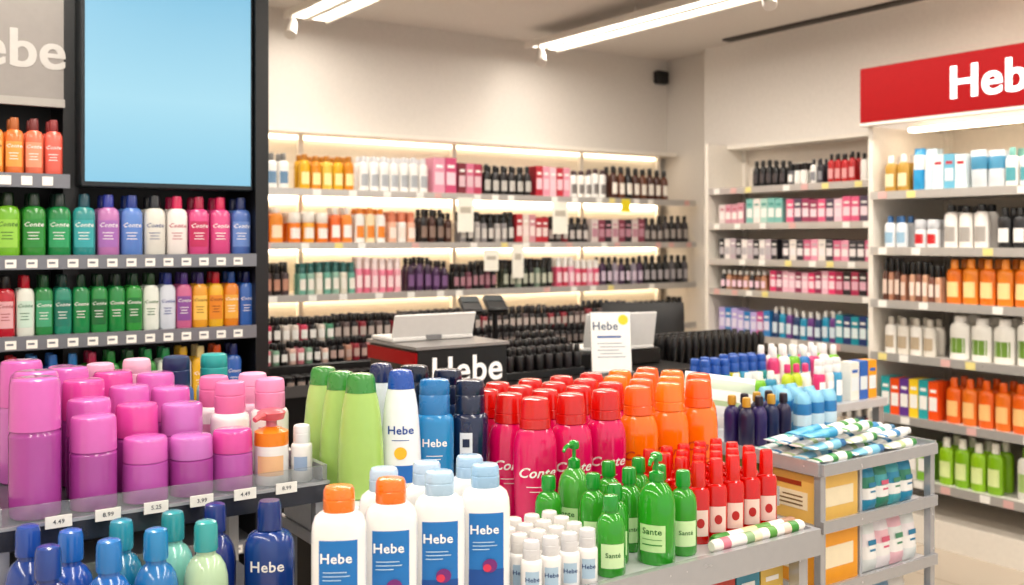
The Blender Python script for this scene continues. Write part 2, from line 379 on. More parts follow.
stock(mb, 1.80, [(.04, .2, 'b', .075, .19, ['#c9a24a', '#d9af5a'], W, '#efe3c0'), (.21, .34, 'p', .065, .21, ['#3fa9d8', '#dcecf2', '#4a8fc0'], W, W), (.34, .52, 'x', .06, .17, ['#e6f0f2', '#7fc0d8'], '#c83a4a', '#dfe8ea'), (.53, .7, 'p', .085, .19, ['#7ab8d8', '#dfe4e8'], W, '#5aa0c0'), (.7, .84, 'b', .07, .18, [W, '#e8ecee'], '#9ad0c8', '#6ab0b8'), (.85, 2.5, 'p', .09, .2, ['#dfe8ea', '#6cc0b8', '#f0efec', '#77a7c8'], W, '#ffffff')], hs=1.05)
stock(mb, 1.507, [(.04, .22, 'b', .07, .17, ['#f2f4f6', '#e8ecf0'], '#3c7cb4', '#a9c8dc'), (.22, .36, 'j', .07, .14, ['#f0f0f2'], '#d8dade', '#d0303a'), (.38, .66, 'l', .08, .2, ['#f4f0eb'], '#2a2a2d', '#b7b2ad'), (.66, .84, 'b', .075, .19, ['#2a2a2d', '#3a3a3e'], K, W), (.84, 2.5, 'l', .085, .2, [W, '#e6e0d9'], '#2a2a2d', '#b7b2ad')], hs=1.05)
stock(mb, 1.23, [(.04, .2, 's', .036, .21, ['#6a4638', '#b98870'], K, '#e3cfc2'), (.2, .38, 's', .036, .20, ['#d4a98e', '#8a5c4c'], K, '#f0e0d5'), (.39, 2.5, 'b', .088, .22, ['#f08a1e', '#f29a2c'], '#f4a23a', '#f9dfa8')], hs=1.02)
stock(mb, .953, [(.04, .38, 'b', .075, .19, ['#f4f1eb', '#e8e3da'], '#c7c0b5', '#c0b09a'), (.4, 2.5, 'l', .115, .23, ['#f4f2ec'], '#f8f6f2', '#7fa04c')])
stock(mb, .634, [(.04, .38, 'x', .055, .19, ['#3fb0b4', '#f2682a', '#7a4fa0', '#f8d840'], W, W), (.39, 2.5, 'b', .085, .235, ['#f27a1c', '#f28a2a'], '#e9720f', '#f8cc90')])
stock(mb, .32, [(.04, .34, 'x', .07, .18, ['#d8d4cc', '#8fbf4a'], W, W), (.35, .74, 'b', .085, .24, ['#a8d42a', '#98c822'], '#f6f4ea', '#e6f2b4'), (.75, 2.5, 'b', .1, .25, ['#f0efe8', '#dfe6d5'], '#8fbf4a', '#b5cf88')])
mb.make('body_care_bottles', (4.6, 3.3, 0.0005), -math.pi / 2)

# ------------------------------------------------------------------ left tall unit with screen
BLK = M('#16171b', .4); GREY = M('#a5a09c', .5)
mb = MB()
U0, U1 = -.3, 1.25
mb.box(U0, U1, 3.57, 3.60, 0, 2.75, BLK)
mb.box(1.205, 1.25, 3.27, 3.57, 0, 2.75, BLK)
mb.box(.62, .665, 3.37, 3.57, 0, 2.75, BLK)
mb.box(U0, U0 + .04, 3.27, 3.57, 0, 2.75, BLK)
mb.box(U0 + .04, 1.205, 3.28, 3.57, 0, .12, BLK)
SD = M('#6d6f74', .35, .5); RL = M('#8f9198', .3, .3)
LZ = [.30, .54, .78, 1.02, 1.26, 1.50]
for z in LZ:
    mb.box(U0 + .04, 1.205, 3.28, 3.57, z - .02, z, SD)
    mb.box(U0 + .04, 1.205, 3.262, 3.28, z - .038, z + .004, RL)
    x = .1
    while x < 1.17:
        mb.box(x, x + .03, 3.2595, 3.262, z - .033, z - .008, TAG)
        mb.box(x + .004, x + .022, 3.2588, 3.2595, z - .022, z - .016, '#8a8c95'); x += .057
mb.box(U0 + .04, .62, 3.28, 3.57, 1.725, 1.745, SD); mb.box(U0 + .04, .62, 3.262, 3.28, 1.707, 1.749, RL)
x = .2
while x < .58: mb.box(x, x + .03, 3.2595, 3.262, 1.713, 1.74, TAG); x += .057
mb.box(U0 + .04, .62, 3.36, 3.38, 1.97, 2.75, GREY)
mb.box(U0 + .04, .62, 3.34, 3.36, 1.96, 1.985, M('#b9b5b0', .5))
for dx in (-.002, .002):
    mb.plane_art(txt('Hebe', .165, .442 + dx, 2.13, 6), M('#d0cdc9', .5), (0, 3.3585 - dx * .05, 0), (1, 0, 0), (0, 0, 1))
mb.make('display_shelving', smooth=False)
SCR = bpy.data.materials.new('screen_blue_glow'); SCR.use_nodes = True
nt = SCR.node_tree; b = nt.nodes['Principled BSDF']; b.inputs['Roughness'].default_value = .4
tc = nt.nodes.new('ShaderNodeTexCoord'); sp = nt.nodes.new('ShaderNodeSeparateXYZ'); cr = nt.nodes.new('ShaderNodeValToRGB')
mr = nt.nodes.new('ShaderNodeMapRange'); mr.inputs['From Min'].default_value = 1.7; mr.inputs['From Max'].default_value = 2.45
nt.links.new(tc.outputs['Object'], sp.inputs[0]); nt.links.new(sp.outputs['Z'], mr.inputs['Value']); nt.links.new(mr.outputs['Result'], cr.inputs['Fac'])
cr.color_ramp.elements[0].color = lin('#86cbe8'); cr.color_ramp.elements[1].color = lin('#76bde0')
e2 = cr.color_ramp.elements.new(.4); e2.color = lin('#a8dff2')
nt.links.new(cr.outputs['Color'], b.inputs['Emission Color']); b.inputs['Emission Strength'].default_value = .8
b.inputs['Base Color'].default_value = lin('#1a2a34')
mb = MB()
mb.box(.655, 1.204, 3.29, 3.36, 1.715, 2.72, M('#1c2830', .35), .004)
mb.box(.668, 1.194, 3.2885, 3.29, 1.732, 2.70, SCR)
for x in (.75, 1.1): mb.box(x, x + .05, 3.36, 3.569, 2.1, 2.2, BLK)
mb.make('advertising_screen', smooth=False)

def lrow(name, z, u0, pitch, h, w, cols, y=3.325, word='Conte'):
    mb = MB()
    for r in range(2):
        for i, (body, cap, lab, tcl) in enumerate(cols):
            u = u0 + i * pitch; yy = y + r * w * 1.1
            pr = prof('gel', h, w, w * .7, M(body, .24), M(cap, .3))
            mb.lathe(pr, u, yy, z, phi=rad(12), n=16, e=2.6)
            if r == 0:
                if lab: mb.wrap(pr, rect2d(-w * .40, w * .40, h * .14, h * .58, 5, 1), lab, u, yy, z, phi=rad(12), e=2.6)
                mb.wrap(pr, txt(word, w * .3, 0, h * .50, 1, .012, .3), tcl, u, yy, z, phi=rad(12), e=2.6, off=.0015)
                for q, ww in ((.37, .24), (.32, .18), (.27, .22)):
                    mb.wrap(pr, rect2d(-w * ww, w * ww, h * q, h * (q + .012), 3, 1), tcl, u, yy, z, phi=rad(12), e=2.6, off=.0015)
    mb.make(name, (0, 0, .0005))
WT = '#f6f4f2'
r1 = [('#5fae2c', '#2c7a28', None, WT), ('#86c33a', '#2f7a2c', None, WT), ('#8cc840', '#1c3a1c', '#a8d860', '#2c6a28'), ('#46a04a', '#17402c', '#3c9a4c', WT), ('#2c9a5c', '#183c34', '#3aaa74', WT), ('#3ea0a0', '#235c6a', '#48b0b4', WT), ('#c88bc0', '#3a4aa8', '#b07cc0', WT), ('#6f96d6', '#2c4a98', None, WT),
      ('#e6e4dc', '#30343c', None, '#5a6a9a'), ('#f2ece8', '#d6336c', None, '#c0456a'), ('#e0609a', '#b01a52', '#c83a70', WT), ('#e0609a', '#d01c64', None, WT), ('#5f7fc0', '#22366e', '#7a98d0', WT)]
lrow('shower_gel_bottles', 1.50, .458 - 2 * .0714, .0714, .192, .067, r1)
r2 = [('#c21a34', '#8c1024', None, WT), ('#c21a34', '#8c1024', None, WT), ('#c8203c', K, '#e6b9be', '#a01c30'), ('#eef0e8', '#c01e3c', '#d5e8dc', '#2c7a50'), ('#3f9c5c', '#1d5c38', '#58b088', WT), ('#3aa088', '#1c4a42', '#2c8a78', WT), ('#2f9a60', '#184c34', None, WT), ('#38a058', '#1a4a30', '#1c7a44', WT),
      ('#2c9a54', '#163c2c', None, WT), ('#4aac54', '#1c4c34', '#2c8a48', WT), ('#eef2ea', '#27542e', None, '#2c7a40'), ('#dfe4ee', '#3a4a9a', None, '#4a5aa8'), ('#d87aa4', '#5a3a8c', '#9a60a8', WT), ('#f0b23c', '#4a3a7c', '#f8d070', '#7a3a1c'), ('#f2c43a', '#c01e3c', '#e89a30', '#8a2a1c'), ('#ee9a30', '#22569a', '#f0b850', WT), ('#4a7cc8', '#1c2c6c', None, WT)]
lrow('shampoo_bottles', 1.26, .458 - 2 * .0455 - .02, .0528, .182, .051, r2)
r0 = [('#e98a3c', K, None, WT), ('#ec8c30', K, None, WT), ('#ee9a44', '#8a5a2a', '#f6c070', '#7a3a1c'), ('#ef8c4c', '#c07a4a', '#f0b060', WT), ('#f0886a', '#8c4c4c', '#f0a888', WT), ('#ee7a6a', '#a04a4c', None, WT)]
lrow('body_lotion_bottles', 1.745, .312, .0545, .172, .052, r0)
r3 = [('#c21a34', '#701020', None, WT), ('#d02840', '#c02038', None, WT), ('#c8203c', '#d83048', None, WT), ('#b81c38', '#c83040', None, WT), ('#c23a58', '#4a90c8', None, WT), ('#3c6cb8', '#3a80c8', None, WT), ('#4a78c0', '#3c8ac8', None, WT), ('#5a9a4a', '#b83060', None, WT), ('#48a050', '#2c9048', None, WT), ('#48a050', '#2c6840', None, WT),
      ('#48a050', '#2ca060', None, WT), ('#eaf0e6', '#38a068', None, '#2c7a40'), ('#f0f0ea', '#e0b83c', None, '#2c7a40'), ('#f2c43a', '#e8d8a0', None, WT), ('#ee9a30', '#e06a28', None, WT), ('#4a7cc8', '#2c3c7c', None, WT)]
lrow('conditioner_bottles', 1.02, .30, .0565, .178, .053, r3)
lrow('hand_wash_bottles', .78, .30, .0565, .178, .053, r2[:16])

# ------------------------------------------------------------------ ceiling lights (suspended linear panels)
HOUS = M('#ece6de', .5)
def trough(u, v0, v1, spots=()):
    mb = MB()
    mb.box(u - .14, u + .14, v0, v1, 2.845, 2.87, HOUS, .004)
    mb.box(u - .14, u - .12, v0, v1, 2.83, 2.846, HOUS); mb.box(u + .12, u + .14, v0, v1, 2.83, 2.846, HOUS)
    mb.box(u - .02, u + .02, v0, v1, 2.835, 2.846, HOUS)
    for dx in (-.07, .07): mb.box(u + dx - .045, u + dx + .045, v0 + .03, v1 - .03, 2.838, 2.8455, M('#fff6e6', .4, emis=4))
    v = v0 + .4
    while v < v1: mb.tube([(u, v, 2.869), (u, v, 2.951)], .006, HOUS, 6); v += 1.4
    for sv in spots:
        mb.tube([(u - .13, sv, 2.835), (u - .13, sv, 2.77)], .012, M('#d9d2ca', .4), 8)
        mb.tube([(u - .13, sv - .02, 2.79), (u - .15, sv - .05, 2.75), (u - .17, sv - .08, 2.70)], [.022, .032, .035], M('#d9d2ca', .4), 12)
    mb.make('ceiling_light')
    ld = bpy.data.lights.new('fluorescent_light', 'AREA'); ld.shape = 'RECTANGLE'; ld.size = .22; ld.size_y = v1 - v0 - .1; ld.energy = 66; ld.color = (1, .94, .85)
    lo = bpy.data.objects.new('fluorescent_light', ld); scene.collection.objects.link(lo); lo.location = (u, (v0 + v1) / 2, 2.829)
trough(4.0, -1.5, 5.45, (3.4, 5.3)); trough(2.33, -1.5, 5.5, (5.4,)); trough(.6, -1.5, 5.5, (3.0,)); trough(-1.2, -1.5, 5.5)
mb = MB(); mb.box(5.3, 5.42, 5.7, 5.759, 2.76, 2.86, BLK, .01); mb.make('wall_speaker')

# ------------------------------------------------------------------ pink tray stand (front-left)
CH = M('#c4c6ca', .25, .55)
GL = M('#eef3f5', .08, trans=.9)
mb = MB()
a0, a1, b0, b1 = .255, .85, 1.925, 2.47
mb.box(a0, a1, b0, b1, 1.03, 1.05, M('#8e9096', .3, .6))
for x in (a0 - .012, a1):
    mb.box(x, x + .012, b0, b1, 1.03, 1.085, CH)
mb.box(a0 - .012, a1 + .012, b0 - .012, b0, 1.012, 1.050, M('#5c5e66', .25, .8))
mb.box(a0, a1, b0 - .006, b0 - .002, 1.051, 1.085, GL)
mb.box(a0 - .012, a1 + .012, b0 - .014, b0 - .006, 1.048, 1.054, CH)
mb.box(a0, a1, b1, b1 + .012, 1.03, 1.10, CH)
for x in (a0 - .012, a1 - .013):
    for y in (b0, b1 - .01): mb.box(x, x + .025, y, y + .025, 0, 1.03, CH)
mb.box(a0, .80, 1.66, b1, .785, .80, M('#8e9096', .3, .6)); mb.box(a0 - .01, .80, 1.648, 1.66, .77, .83, CH)
mb.box(a0, .6, 1.66, b1, .42, .44, M('#8e9096', .3, .6))
mb.box(a0, a1, b0, b1, .1, .13, M('#8e9096', .3, .6))
tags = [.322, .405, .49, .575, .66, .745]
for i, x in enumerate(tags):
    mb.box(x, x + .044, b0 - .0175, b0 - .0145, 1.042, 1.063, TAG)
    mb.plane_art(txt(('4.49', '8.99', '5.25', '3.99')[i % 4], .011, x + .022, 1.0525), '#5a5d64', (0, b0 - .018, 0), (1, 0, 0), (0, 0, 1))
mb.make('display_stand', smooth=False)

PK = M('#b253a6', .2); PKL = M('#d873c0', .22); PK2 = M('#c264b6', .2); PK3 = M('#cc7cc4', .22); PKH = M('#dc58aa', .22)
T = 1.0505
def pb(u, v, h, body=PK, cap=PKL, w=.084, st='cyl'):
    bottle('body_wash_bottle', st, u, v, T, h, w, w, body, cap, phi=20, n=28)
pb(.318, 1.985, .25, w=.088)
pb(.418, 1.985, .172, w=.084); pb(.512, 1.985, .122, PK2, PKL); pb(.60, 1.985, .115, PK, PK3); pb(.683, 1.985, .118, PK2, PKH, .08)
pb(.335, 2.085, .25, PK2, PKL); pb(.43, 2.08, .19, PK, PKL); pb(.52, 2.08, .172, PK, PKH); pb(.61, 2.08, .165, PK2, PK3)
pb(.345, 2.185, .235, PK2, PKL); pb(.44, 2.18, .215, PK, PKH); pb(.53, 2.18, .195, PK2, PKL); pb(.615, 2.18, .185, PK, PKL, .082)
pb(.34, 2.285, .25, PK3, PKL); pb(.43, 2.28, .23, PK2, PKL); pb(.52, 2.28, .215, PK2, PKH); pb(.61, 2.28, .205, PK2, PKL)
WH = M('#f6f2f1', .25)
for u, v, c, bd in ((.712, 2.085, '#e88ab8', WH), (.80, 2.085, '#f0a0c8', WH), (.712, 2.19, '#e88ab8', WH), (.80, 2.19, '#f4b4d4', M('#f0cfe0'))):
    bottle('shampoo_bottle', 'flip', u, v, T, .2, .08, .08, bd, c, phi=20, art=(('rect', -.6, .6, .2, .5, '#e9a8c8'), ('rect', -.35, .35, .33, .37, WT)))
for u, c, bd in ((.60, '#efc2d6', '#f3e6ea'), (.69, '#31456e', '#5a7ab0'), (.78, '#3fb0ae', '#bfe0dc')):
    bottle('conditioner_bottle', 'flip', u, 2.40, T, .225, .08, .08, bd, c, phi=20)
for u, c in ((.35, PKL), (.44, PKL), (.52, '#e8b8d0')):
    bottle('conditioner_bottle', 'flip', u, 2.40, T, .22, .078, .078, PK2, c, phi=20)
mb = MB()
w, h = .07, .15
PP = '#e0707a'
pr = [(w*.48, w*.48, 0, WH), (w*.5, w*.5, .004, WH), (w*.5, w*.5, .078, WH), (w*.5, w*.5, .079, '#f0962c'), (w*.49, w*.49, .106, '#f0962c'), (w*.3, w*.3, .112, '#f0962c'), (w*.16, w*.16, .116, '#d98a9a'), (w*.16, w*.16, .128, '#d98a9a'), (w*.36, w*.36, .131, PP), (w*.42, w*.42, .145, PP), (w*.3, w*.3, h, PP)]
mb.lathe(pr, n=24); mb.tube([(0, 0, .14), (-.02, -.03, .142), (-.03, -.042, .136)], [.009, .008, .006], PP)
mb.wrap(pr, rect2d(-.025, .025, .02, .06), '#f2c8a0'); mb.make('cream_dispenser', (.763, 1.98, T), -rad(25))
bottle('deodorant_bottle', 'flip', .823, 1.965, T, .115, .044, .044, WH, '#efeff2', art=(('rect', -.6, .6, .2, .45, '#a9bcd8'),))

LB = [(.297, 1.735, '#1c3f8c', '#23509c'), (.345, 1.81, '#2a62b8', '#2f78c4'), (.385, 1.715, '#2878c0', '#2a86c6'), (.465, 1.735, '#2f86c0', '#2f95c8'), (.55, 1.735, '#bfd8b8', '#4ab0b0'), (.43, 1.825, '#2c8cae', '#36a0b4'), (.52, 1.83, '#8fd0c4', '#3fa6ac'), (.29, 1.88, '#24509a', '#2a5cae')]
for u, v, bc, cc in LB:
    bottle('shower_gel_bottle', 'round', u, v, .8005, .262, .076, .076, M(bc, .2), M(cc, .25), art=(('text', 'Hebe', .3, 0, .45, WT),))
bottle('shower_gel_bottle', 'round', .60, 1.84, .8005, .262, .076, .076, M('#22408c', .2), M('#22408c', .25))
bottle('shower_gel_bottle', 'gel', .69, 1.80, .8005, .262, .092, .07, M('#1f4f98', .2), M('#1a3f86', .25), art=(('text', 'Hebe', .3, 0, .56, WT), ('rect', -.5, .5, .40, .41, WT), ('rect', -.4, .4, .36, .37, WT)), e=2.4)

# ------------------------------------------------------------------ centre display table
mb = MB()
TOP = M('#d2d4d8', .3, .2); TZ = .92
mb.box(.615, 1.76, 1.41, 1.60, .895, TZ, TOP); mb.box(.865, 1.76, 1.60, 1.705, .895, TZ, TOP); mb.box(.865, 1.98, 1.705, 2.2, .895, TZ, TOP)
mb.box(.605, 1.77, 1.395, 1.41, .872, .928, CH)
mb.box(.605, .615, 1.41, 1.60, .88, .925, CH)
mb.box(1.76, 1.77, 1.41, 1.695, .88, .928, CH); mb.box(1.77, 1.99, 1.695, 1.705, .88, .928, CH); mb.box(1.98, 1.99, 1.705, 2.2, .88, .928, CH)
for x, y in ((.62, 1.42), (1.73, 1.42), (1.95, 1.71), (1.95, 2.17), (.87, 2.17), (1.3, 1.42)): mb.box(x, x + .028, y, y + .028, 0, .895, CH)
mb.box(.64, 1.75, 1.45, 1.60, .70, .715, TOP); mb.box(.87, 1.75, 1.60, 2.17, .70, .715, TOP); mb.box(.63, 1.76, 1.438, 1.45, .68, .73, CH)
mb.box(.64, 1.75, 1.45, 1.60, .2, .22, TOP); mb.box(.87, 1.75, 1.60, 2.17, .2, .22, TOP)
mb.make('display_table', smooth=False)
mb = MB(); mb.box(.868, 1.215, 1.81, 2.18, TZ + .0005, 1.02, M('#dadce0', .35), .004); mb.make('display_riser')
mb = MB()
cols = ['#2f7fb0', '#e3842c', '#d9d4c8', '#5f9a4a', '#c9483c', '#4a9ab0', '#e8c870']
u = .68; k = 0
while u < 1.66:
    c = cols[k % 7]; mb.box(u, u + .07, 1.46, 1.57, .7155, .845, c); mb.box(u + .008, u + .062, 1.459, 1.46, .75, .80, ['#f2efe8', '#fbe7c0', '#3a6a8a'][k % 3]); mb.box(u + .015, u + .055, 1.459, 1.46, .815, .825, W)
    u += .075; k += 1
mb.make('hair_dye_boxes', smooth=False)

TT = TZ + .0005
la = (('rect', -.68, .68, .10, .665, '#2a88ca'), ('rect', -.68, .68, .10, .26, '#1b62aa'), ('text', 'Hebe', .25, -.08, .545, '#ffffff'), ('rect', -.52, .3, .455, .461, '#cfe6f4'), ('rect', -.52, .4, .43, .436, '#cfe6f4'), ('rect', -.52, .1, .405, .411, '#cfe6f4'), ('oval', .12, .29, .27, .05, '#8a3a8a'), ('oval', .02, .275, .15, .028, '#e0486a'))
for i, cap in enumerate(('#f08c28', '#ee8620', '#bcd6ea', '#a9cbe6')):
    bottle('lotion_bottle', 'lotion', .678 + .0925 * i, 1.468, TT, .238, .087, .055, M('#f8f7f5', .2), M(cap, .28), phi=28, art=la, e=2.5, n=32)
for u, cap in ((.80, '#c4d8ea'), (.885, '#c4d8ea'), (.975, '#b4d0e8')):
    bottle('lotion_bottle', 'lotion', u, 1.55, TT, .236, .087, .055, M('#f8f7f5', .2), M(cap, .28), phi=28, art=la, e=2.5, n=32)
RT = 1.0205
GB = M('#b4d47c', .25); GC = M('#4a9a48', .28)
bottle('shampoo_bottle', 'taper', .915, 1.875, RT, .255, .096, .068, GB, GC, phi=30)
bottle('shampoo_bottle', 'taper', .912, 1.965, RT, .25, .092, .065, GB, GC, phi=30)
bottle('shampoo_bottle', 'taper', .912, 2.055, RT, .25, .092, .065, M('#bedc8c', .25), GC, phi=30)
bottle('sunscreen_bottle', 'taper', 1.0, 1.86, RT, .258, .085, .06, M('#f2f5f8', .22), M('#1f5fb4', .28), phi=30, art=(('rect', -.7, .7, .10, .24, '#2f7cc4'), ('text', 'Hebe', .28, 0, .52, '#1f5aa8'), ('oval', 0, .34, .3, .05, '#f2c640'), ('rect', -.4, .4, .44, .446, '#1f5aa8')))
bottle('sunscreen_bottle', 'taper', 1.0, 1.95, RT, .262, .082, .06, M('#e8eef6', .22), M('#1b2f66', .28), phi=30)
bottle('body_lotion_bottle', 'flip', 1.087, 1.87, RT, .23, .084, .06, M('#2f96cc', .22), M('#2a86be', .28), phi=30, art=(('text', 'Hebe', .28, 0, .42, WT), ('rect', -.4, .4, .3, .307, WT), ('rect', -.3, .3, .27, .277, WT)), e=2.4)
bottle('body_lotion_bottle', 'flip', 1.087, 1.96, RT, .25, .082, .06, M('#20365c', .22), M('#1c2740', .28), phi=30)
bottle('body_lotion_bottle', 'flip', 1.174, 1.865, RT, .222, .082, .065, M('#1c3058', .2), M('#1a2c50', .28), phi=30, art=(('rect', -.55, .1, .12, .50, '#e4e8ee'), ('rect', -.45, 0, .18, .22, '#1c3058'), ('rect', -.45, 0, .26, .30, '#1c3058'), ('rect', -.4, -.05, .36, .44, '#1c3058')), e=2.4)
bottle('body_lotion_bottle', 'flip', 1.174, 1.96, RT, .235, .082, .065, M('#24406a', .2), M('#1a2c50', .28), phi=30)
ca = (('script', 'Conte', .31, 0, .45, WT), ('rect', -.45, .45, .345, .351, WT), ('rect', -.3, .3, .31, .315, WT))
co = (('script', 'Conte', .31, 0, .45, '#c8281c'), ('rect', -.4, .4, .345, .351, '#c8281c'), ('rect', -.6, .6, .12, .16, '#f5b04a'))
PB = M('#e01470', .14); RC = M('#d61c14', .2); OB = M('#f6860f', .14)
for r in range(4):
    for i in range(8):
        u = 1.275 + .099 * i; v = 1.76 + .098 * r
        if u > 1.94 or (r == 0 and i > 5): continue
        orange = i >= 3 + int(r * .7 + .4)
        rc = RC if not orange else (M('#f0701a', .2) if (i + r) % 2 else M('#f48c20', .2))
        bottle('conditioner_bottle', 'conte', u, v, TT, .288 - .003 * r, .096, .07, OB if orange else (PB if r < 2 else M('#cc1a58', .2)), rc, phi=30, art=co if orange else ca, n=32)
for r in range(4):
    for i in range(4):
        bottle('travel_bottle', 'flip', 1.028 + .042 * i + .004 * r, 1.430 + .044 * r, TT, .102, .039, .039, M('#f6f4f2', .25), M('#e8e5e2', .28) if r else M('#dedee0', .28), phi=30, n=16, art=(('rect', -.6, .6, .15, .5, '#b8cfe0'), ('text', 'Hebe', .28, 0, .36, '#3a5a8a')))
GR = M('#4cc83e', .08, trans=.45); GRC = M('#18a036', .2)
ga = (('rect', -.66, .66, .12, .36, '#c8e8b0'), ('text', 'Sante', .22, 0, .30, '#1c7a2c'), ('rect', -.5, .5, .18, .19, '#2c9a3c'), ('rect', -.5, .5, .23, .235, '#2c9a3c'))
bottle('pump_bottle', 'pumpbody', 1.345, 1.452, TT, .218, .076, .06, GR, GRC, phi=60, art=ga)
bottle('pump_bottle', 'pumpbody', 1.292, 1.645, TT, .215, .07, .06, M('#6ccc5a', .15, trans=.4), GRC, phi=70, art=ga)
hs_ = (('rect', -.75, .75, .12, .42, '#d6eec0'), ('text', 'Santé', .22, 0, .28, '#1c7a2c'))
for u, v, h in ((1.223, 1.445, .15), (1.275, 1.495, .155), (1.425, 1.46, .168), (1.352, 1.540, .168), (1.43, 1.535, .165), (1.282, 1.57, .16), (1.365, 1.62, .165), (1.222, 1.64, .15), (1.44, 1.61, .165)):
    bottle('hand_soap_bottle', 'round', u, v, TT, h, .056, .05, M('#54c644', .1, trans=.45), GRC, phi=30, art=hs_)
for r in range(4):
    for i in range(5):
        bottle('nail_polish_remover_bottle', 'slim', 1.503 + .052 * i, 1.495 + .05 * r, TT, .168, .046, .036, M('#de1408', .1, trans=.15), M('#dc180a', .2), phi=30, n=14, art=(('rect', -.7, .7, .1, .42, '#f0d8d0'), ('oval', 0, .26, .35, .06, '#c01a1a')), e=2.6)
mb = MB()
def roll(mb, p0, p1, r, bands, n=12):
    p0 = Vector(p0); p1 = Vector(p1)
    L = len(bands)
    for k, c in enumerate(bands):
        a = p0.lerp(p1, k / L); b_ = p0.lerp(p1, (k + 1) / L)
        if k == 0: a2 = p0.lerp(p1, .03); mb.tube([a, a2, b_], [r * .75, r, r], c, n)
        elif k == L - 1: a2 = p0.lerp(p1, .97); mb.tube([a, a2, b_], [r, r, r * .75], c, n)
        else: mb.tube([a, b_], [r, r], c, n)
roll(mb, (1.47, 1.426, TT + .0135), (1.745, 1.426, TT + .0135), .013, ['#f2ece6', '#d88a9a', '#f2ece6', '#f2ece6', '#9ab88c', '#f0e6c8', '#f2ece6', '#6aa84a', '#f4efe8', '#e8d0c0', '#4a9a3c', '#f4efe8'])
roll(mb, (1.50, 1.452, TT + .0135), (1.752, 1.453, TT + .0135), .012, ['#4a9a3c', '#f2ece6', '#e6d9b0', '#6aa84a', '#f2ece6', '#b08a70'])
mb.make('soap_rolls')

# ------------------------------------------------------------------ end-cap display
mb = MB()
e0, e1, f0, f1 = 2.08, 2.575, 1.64, 2.28
for x in (e0, e1 - .02):
    for y in (f0, f1 - .02): mb.box(x, x + .02, y, y + .02, 0, .975, CH)
for z in (.965, .82, .655, .45, .2):
    mb.box(e0, e1, f0, f1, z - .012, z, TOP)
    mb.box(e0 + .0, e1, f0 - .010, f0, z - .014, z + .016, CH)
mb.box(e0 - .008, e0, f0, f1, .95, .985, CH); mb.box(e1, e1 + .008, f0, f1, .95, .985, CH)
mb.box(e0 + .2, e0 + .21, f0 + .03, f1 - .03, .2, .95, TOP)
mb.make('product_rack', smooth=False)
mb = MB()
for k, (z, h, c) in enumerate(((.8205, .122, '#f2cc78'), (.6555, .14, '#f8b43c'), (.4505, .17, '#e0c088'))):
    for j in range(3):
        y = f0 + .03 + j * .19; cc = [c, '#9ab070', '#f0bc50'][j] if k != 1 else c
        mb.box(e0 + .012, e0 + .19, y, y + .18, z, z + h, cc)
        mb.box(e0 + .0105, e0 + .012, y + .02, y + .16, z + h * .25, z + h * .62, '#f8ecd0')
        for q in range(3): mb.box(e0 + .0098, e0 + .0105, y + .035, y + .14 - .02 * q, z + h * (.32 + .09 * q), z + h * (.35 + .09 * q), '#8a6a30')
        mb.box(e0 + .0105, e0 + .012, y + .04, y + .13, z + h * .74, z + h * .84, '#b04a20')
        mb.box(e0 + .03, e0 + .17, y - .0015, y, z + h * .3, z + h * .7, '#f8ecd0')
mb.make('kraft_boxes', smooth=False)
mb = MB()
stockcols = [['#3f9fc0', '#4a9a80', '#5fb8c0'], ['#e8ecea', '#f4eef0', '#f0c8d0'], ['#e8e4de', '#8fb0c8']]
for (z, h, cs, w) in ((.8205, .118, stockcols[0], .055), (.6555, .135, stockcols[1], .06), (.4505, .16, stockcols[2], .07)):
    u = e0 + .245; k = 0
    while u < e1 - .045:
        for dy, q in ((.035, 0), (.085, 1)):
            mb.X = Matrix.Translation((u, f0 + dy, z + .002)) @ Matrix.Rotation(rad(-6), 4, 'X')
            c1 = cs[(k + q) % len(cs)]
            mb.pillow(w * .98, h, .036, [c1, '#f5f3f0', cs[(k + 1) % len(cs)], c1], n=8)
            if q == 0:
                cc = ['#2f8cb0', '#d8708a', '#5a9a7a'][k % 3]
                mb.plane_art(rect2d(-w * .28, w * .28, h * .52, h * .62, 1, 1), cc, (0, -.0195, 0), (1, 0, 0), (0, 0, 1))
                mb.plane_art(rect2d(-w * .2, w * .2, h * .40, h * .44, 1, 1), cc, (0, -.0195, 0), (1, 0, 0), (0, 0, 1))
        u += w; k += 1
mb.X = None
mb.make('wet_wipe_packs')
def ctube(mb, loc, ang, L, w, body, cap, stripe):
    mb.X = Matrix.Translation(loc) @ Matrix.Rotation(ang, 4, 'Z')
    secs = [(0, w * .5, .002, body), (.03, w * .5, .003, stripe), (.12, w * .5, w * .12, body), (.4, w * .48, w * .26, stripe), (.55, w * .45, w * .30, body), (.8, w * .4, w * .36, body), (.83, w * .2, w * .2, cap), (.835, w * .3, w * .3, cap), (.98, w * .27, w * .27, cap), (1, w * .22, w * .22, cap)]
    n = 14; rings = []
    for f, ry, rz, m in secs:
        rings.append([mb.av((f * L, math.cos(2*math.pi*k/n) * ry, w * .36 + math.sin(2*math.pi*k/n) * rz)) for k in range(n)])
    for i in range(len(rings) - 1):
        mi = mb.mi(secs[i][3])
        for k in range(n): mb.af((rings[i][k], rings[i][(k+1) % n], rings[i+1][(k+1) % n], rings[i+1][k]), mi)
    mb.af(rings[0][::-1], mb.mi(body)); mb.af(rings[-1], mb.mi(cap)); mb.X = None
mb = MB()
Z = .9655
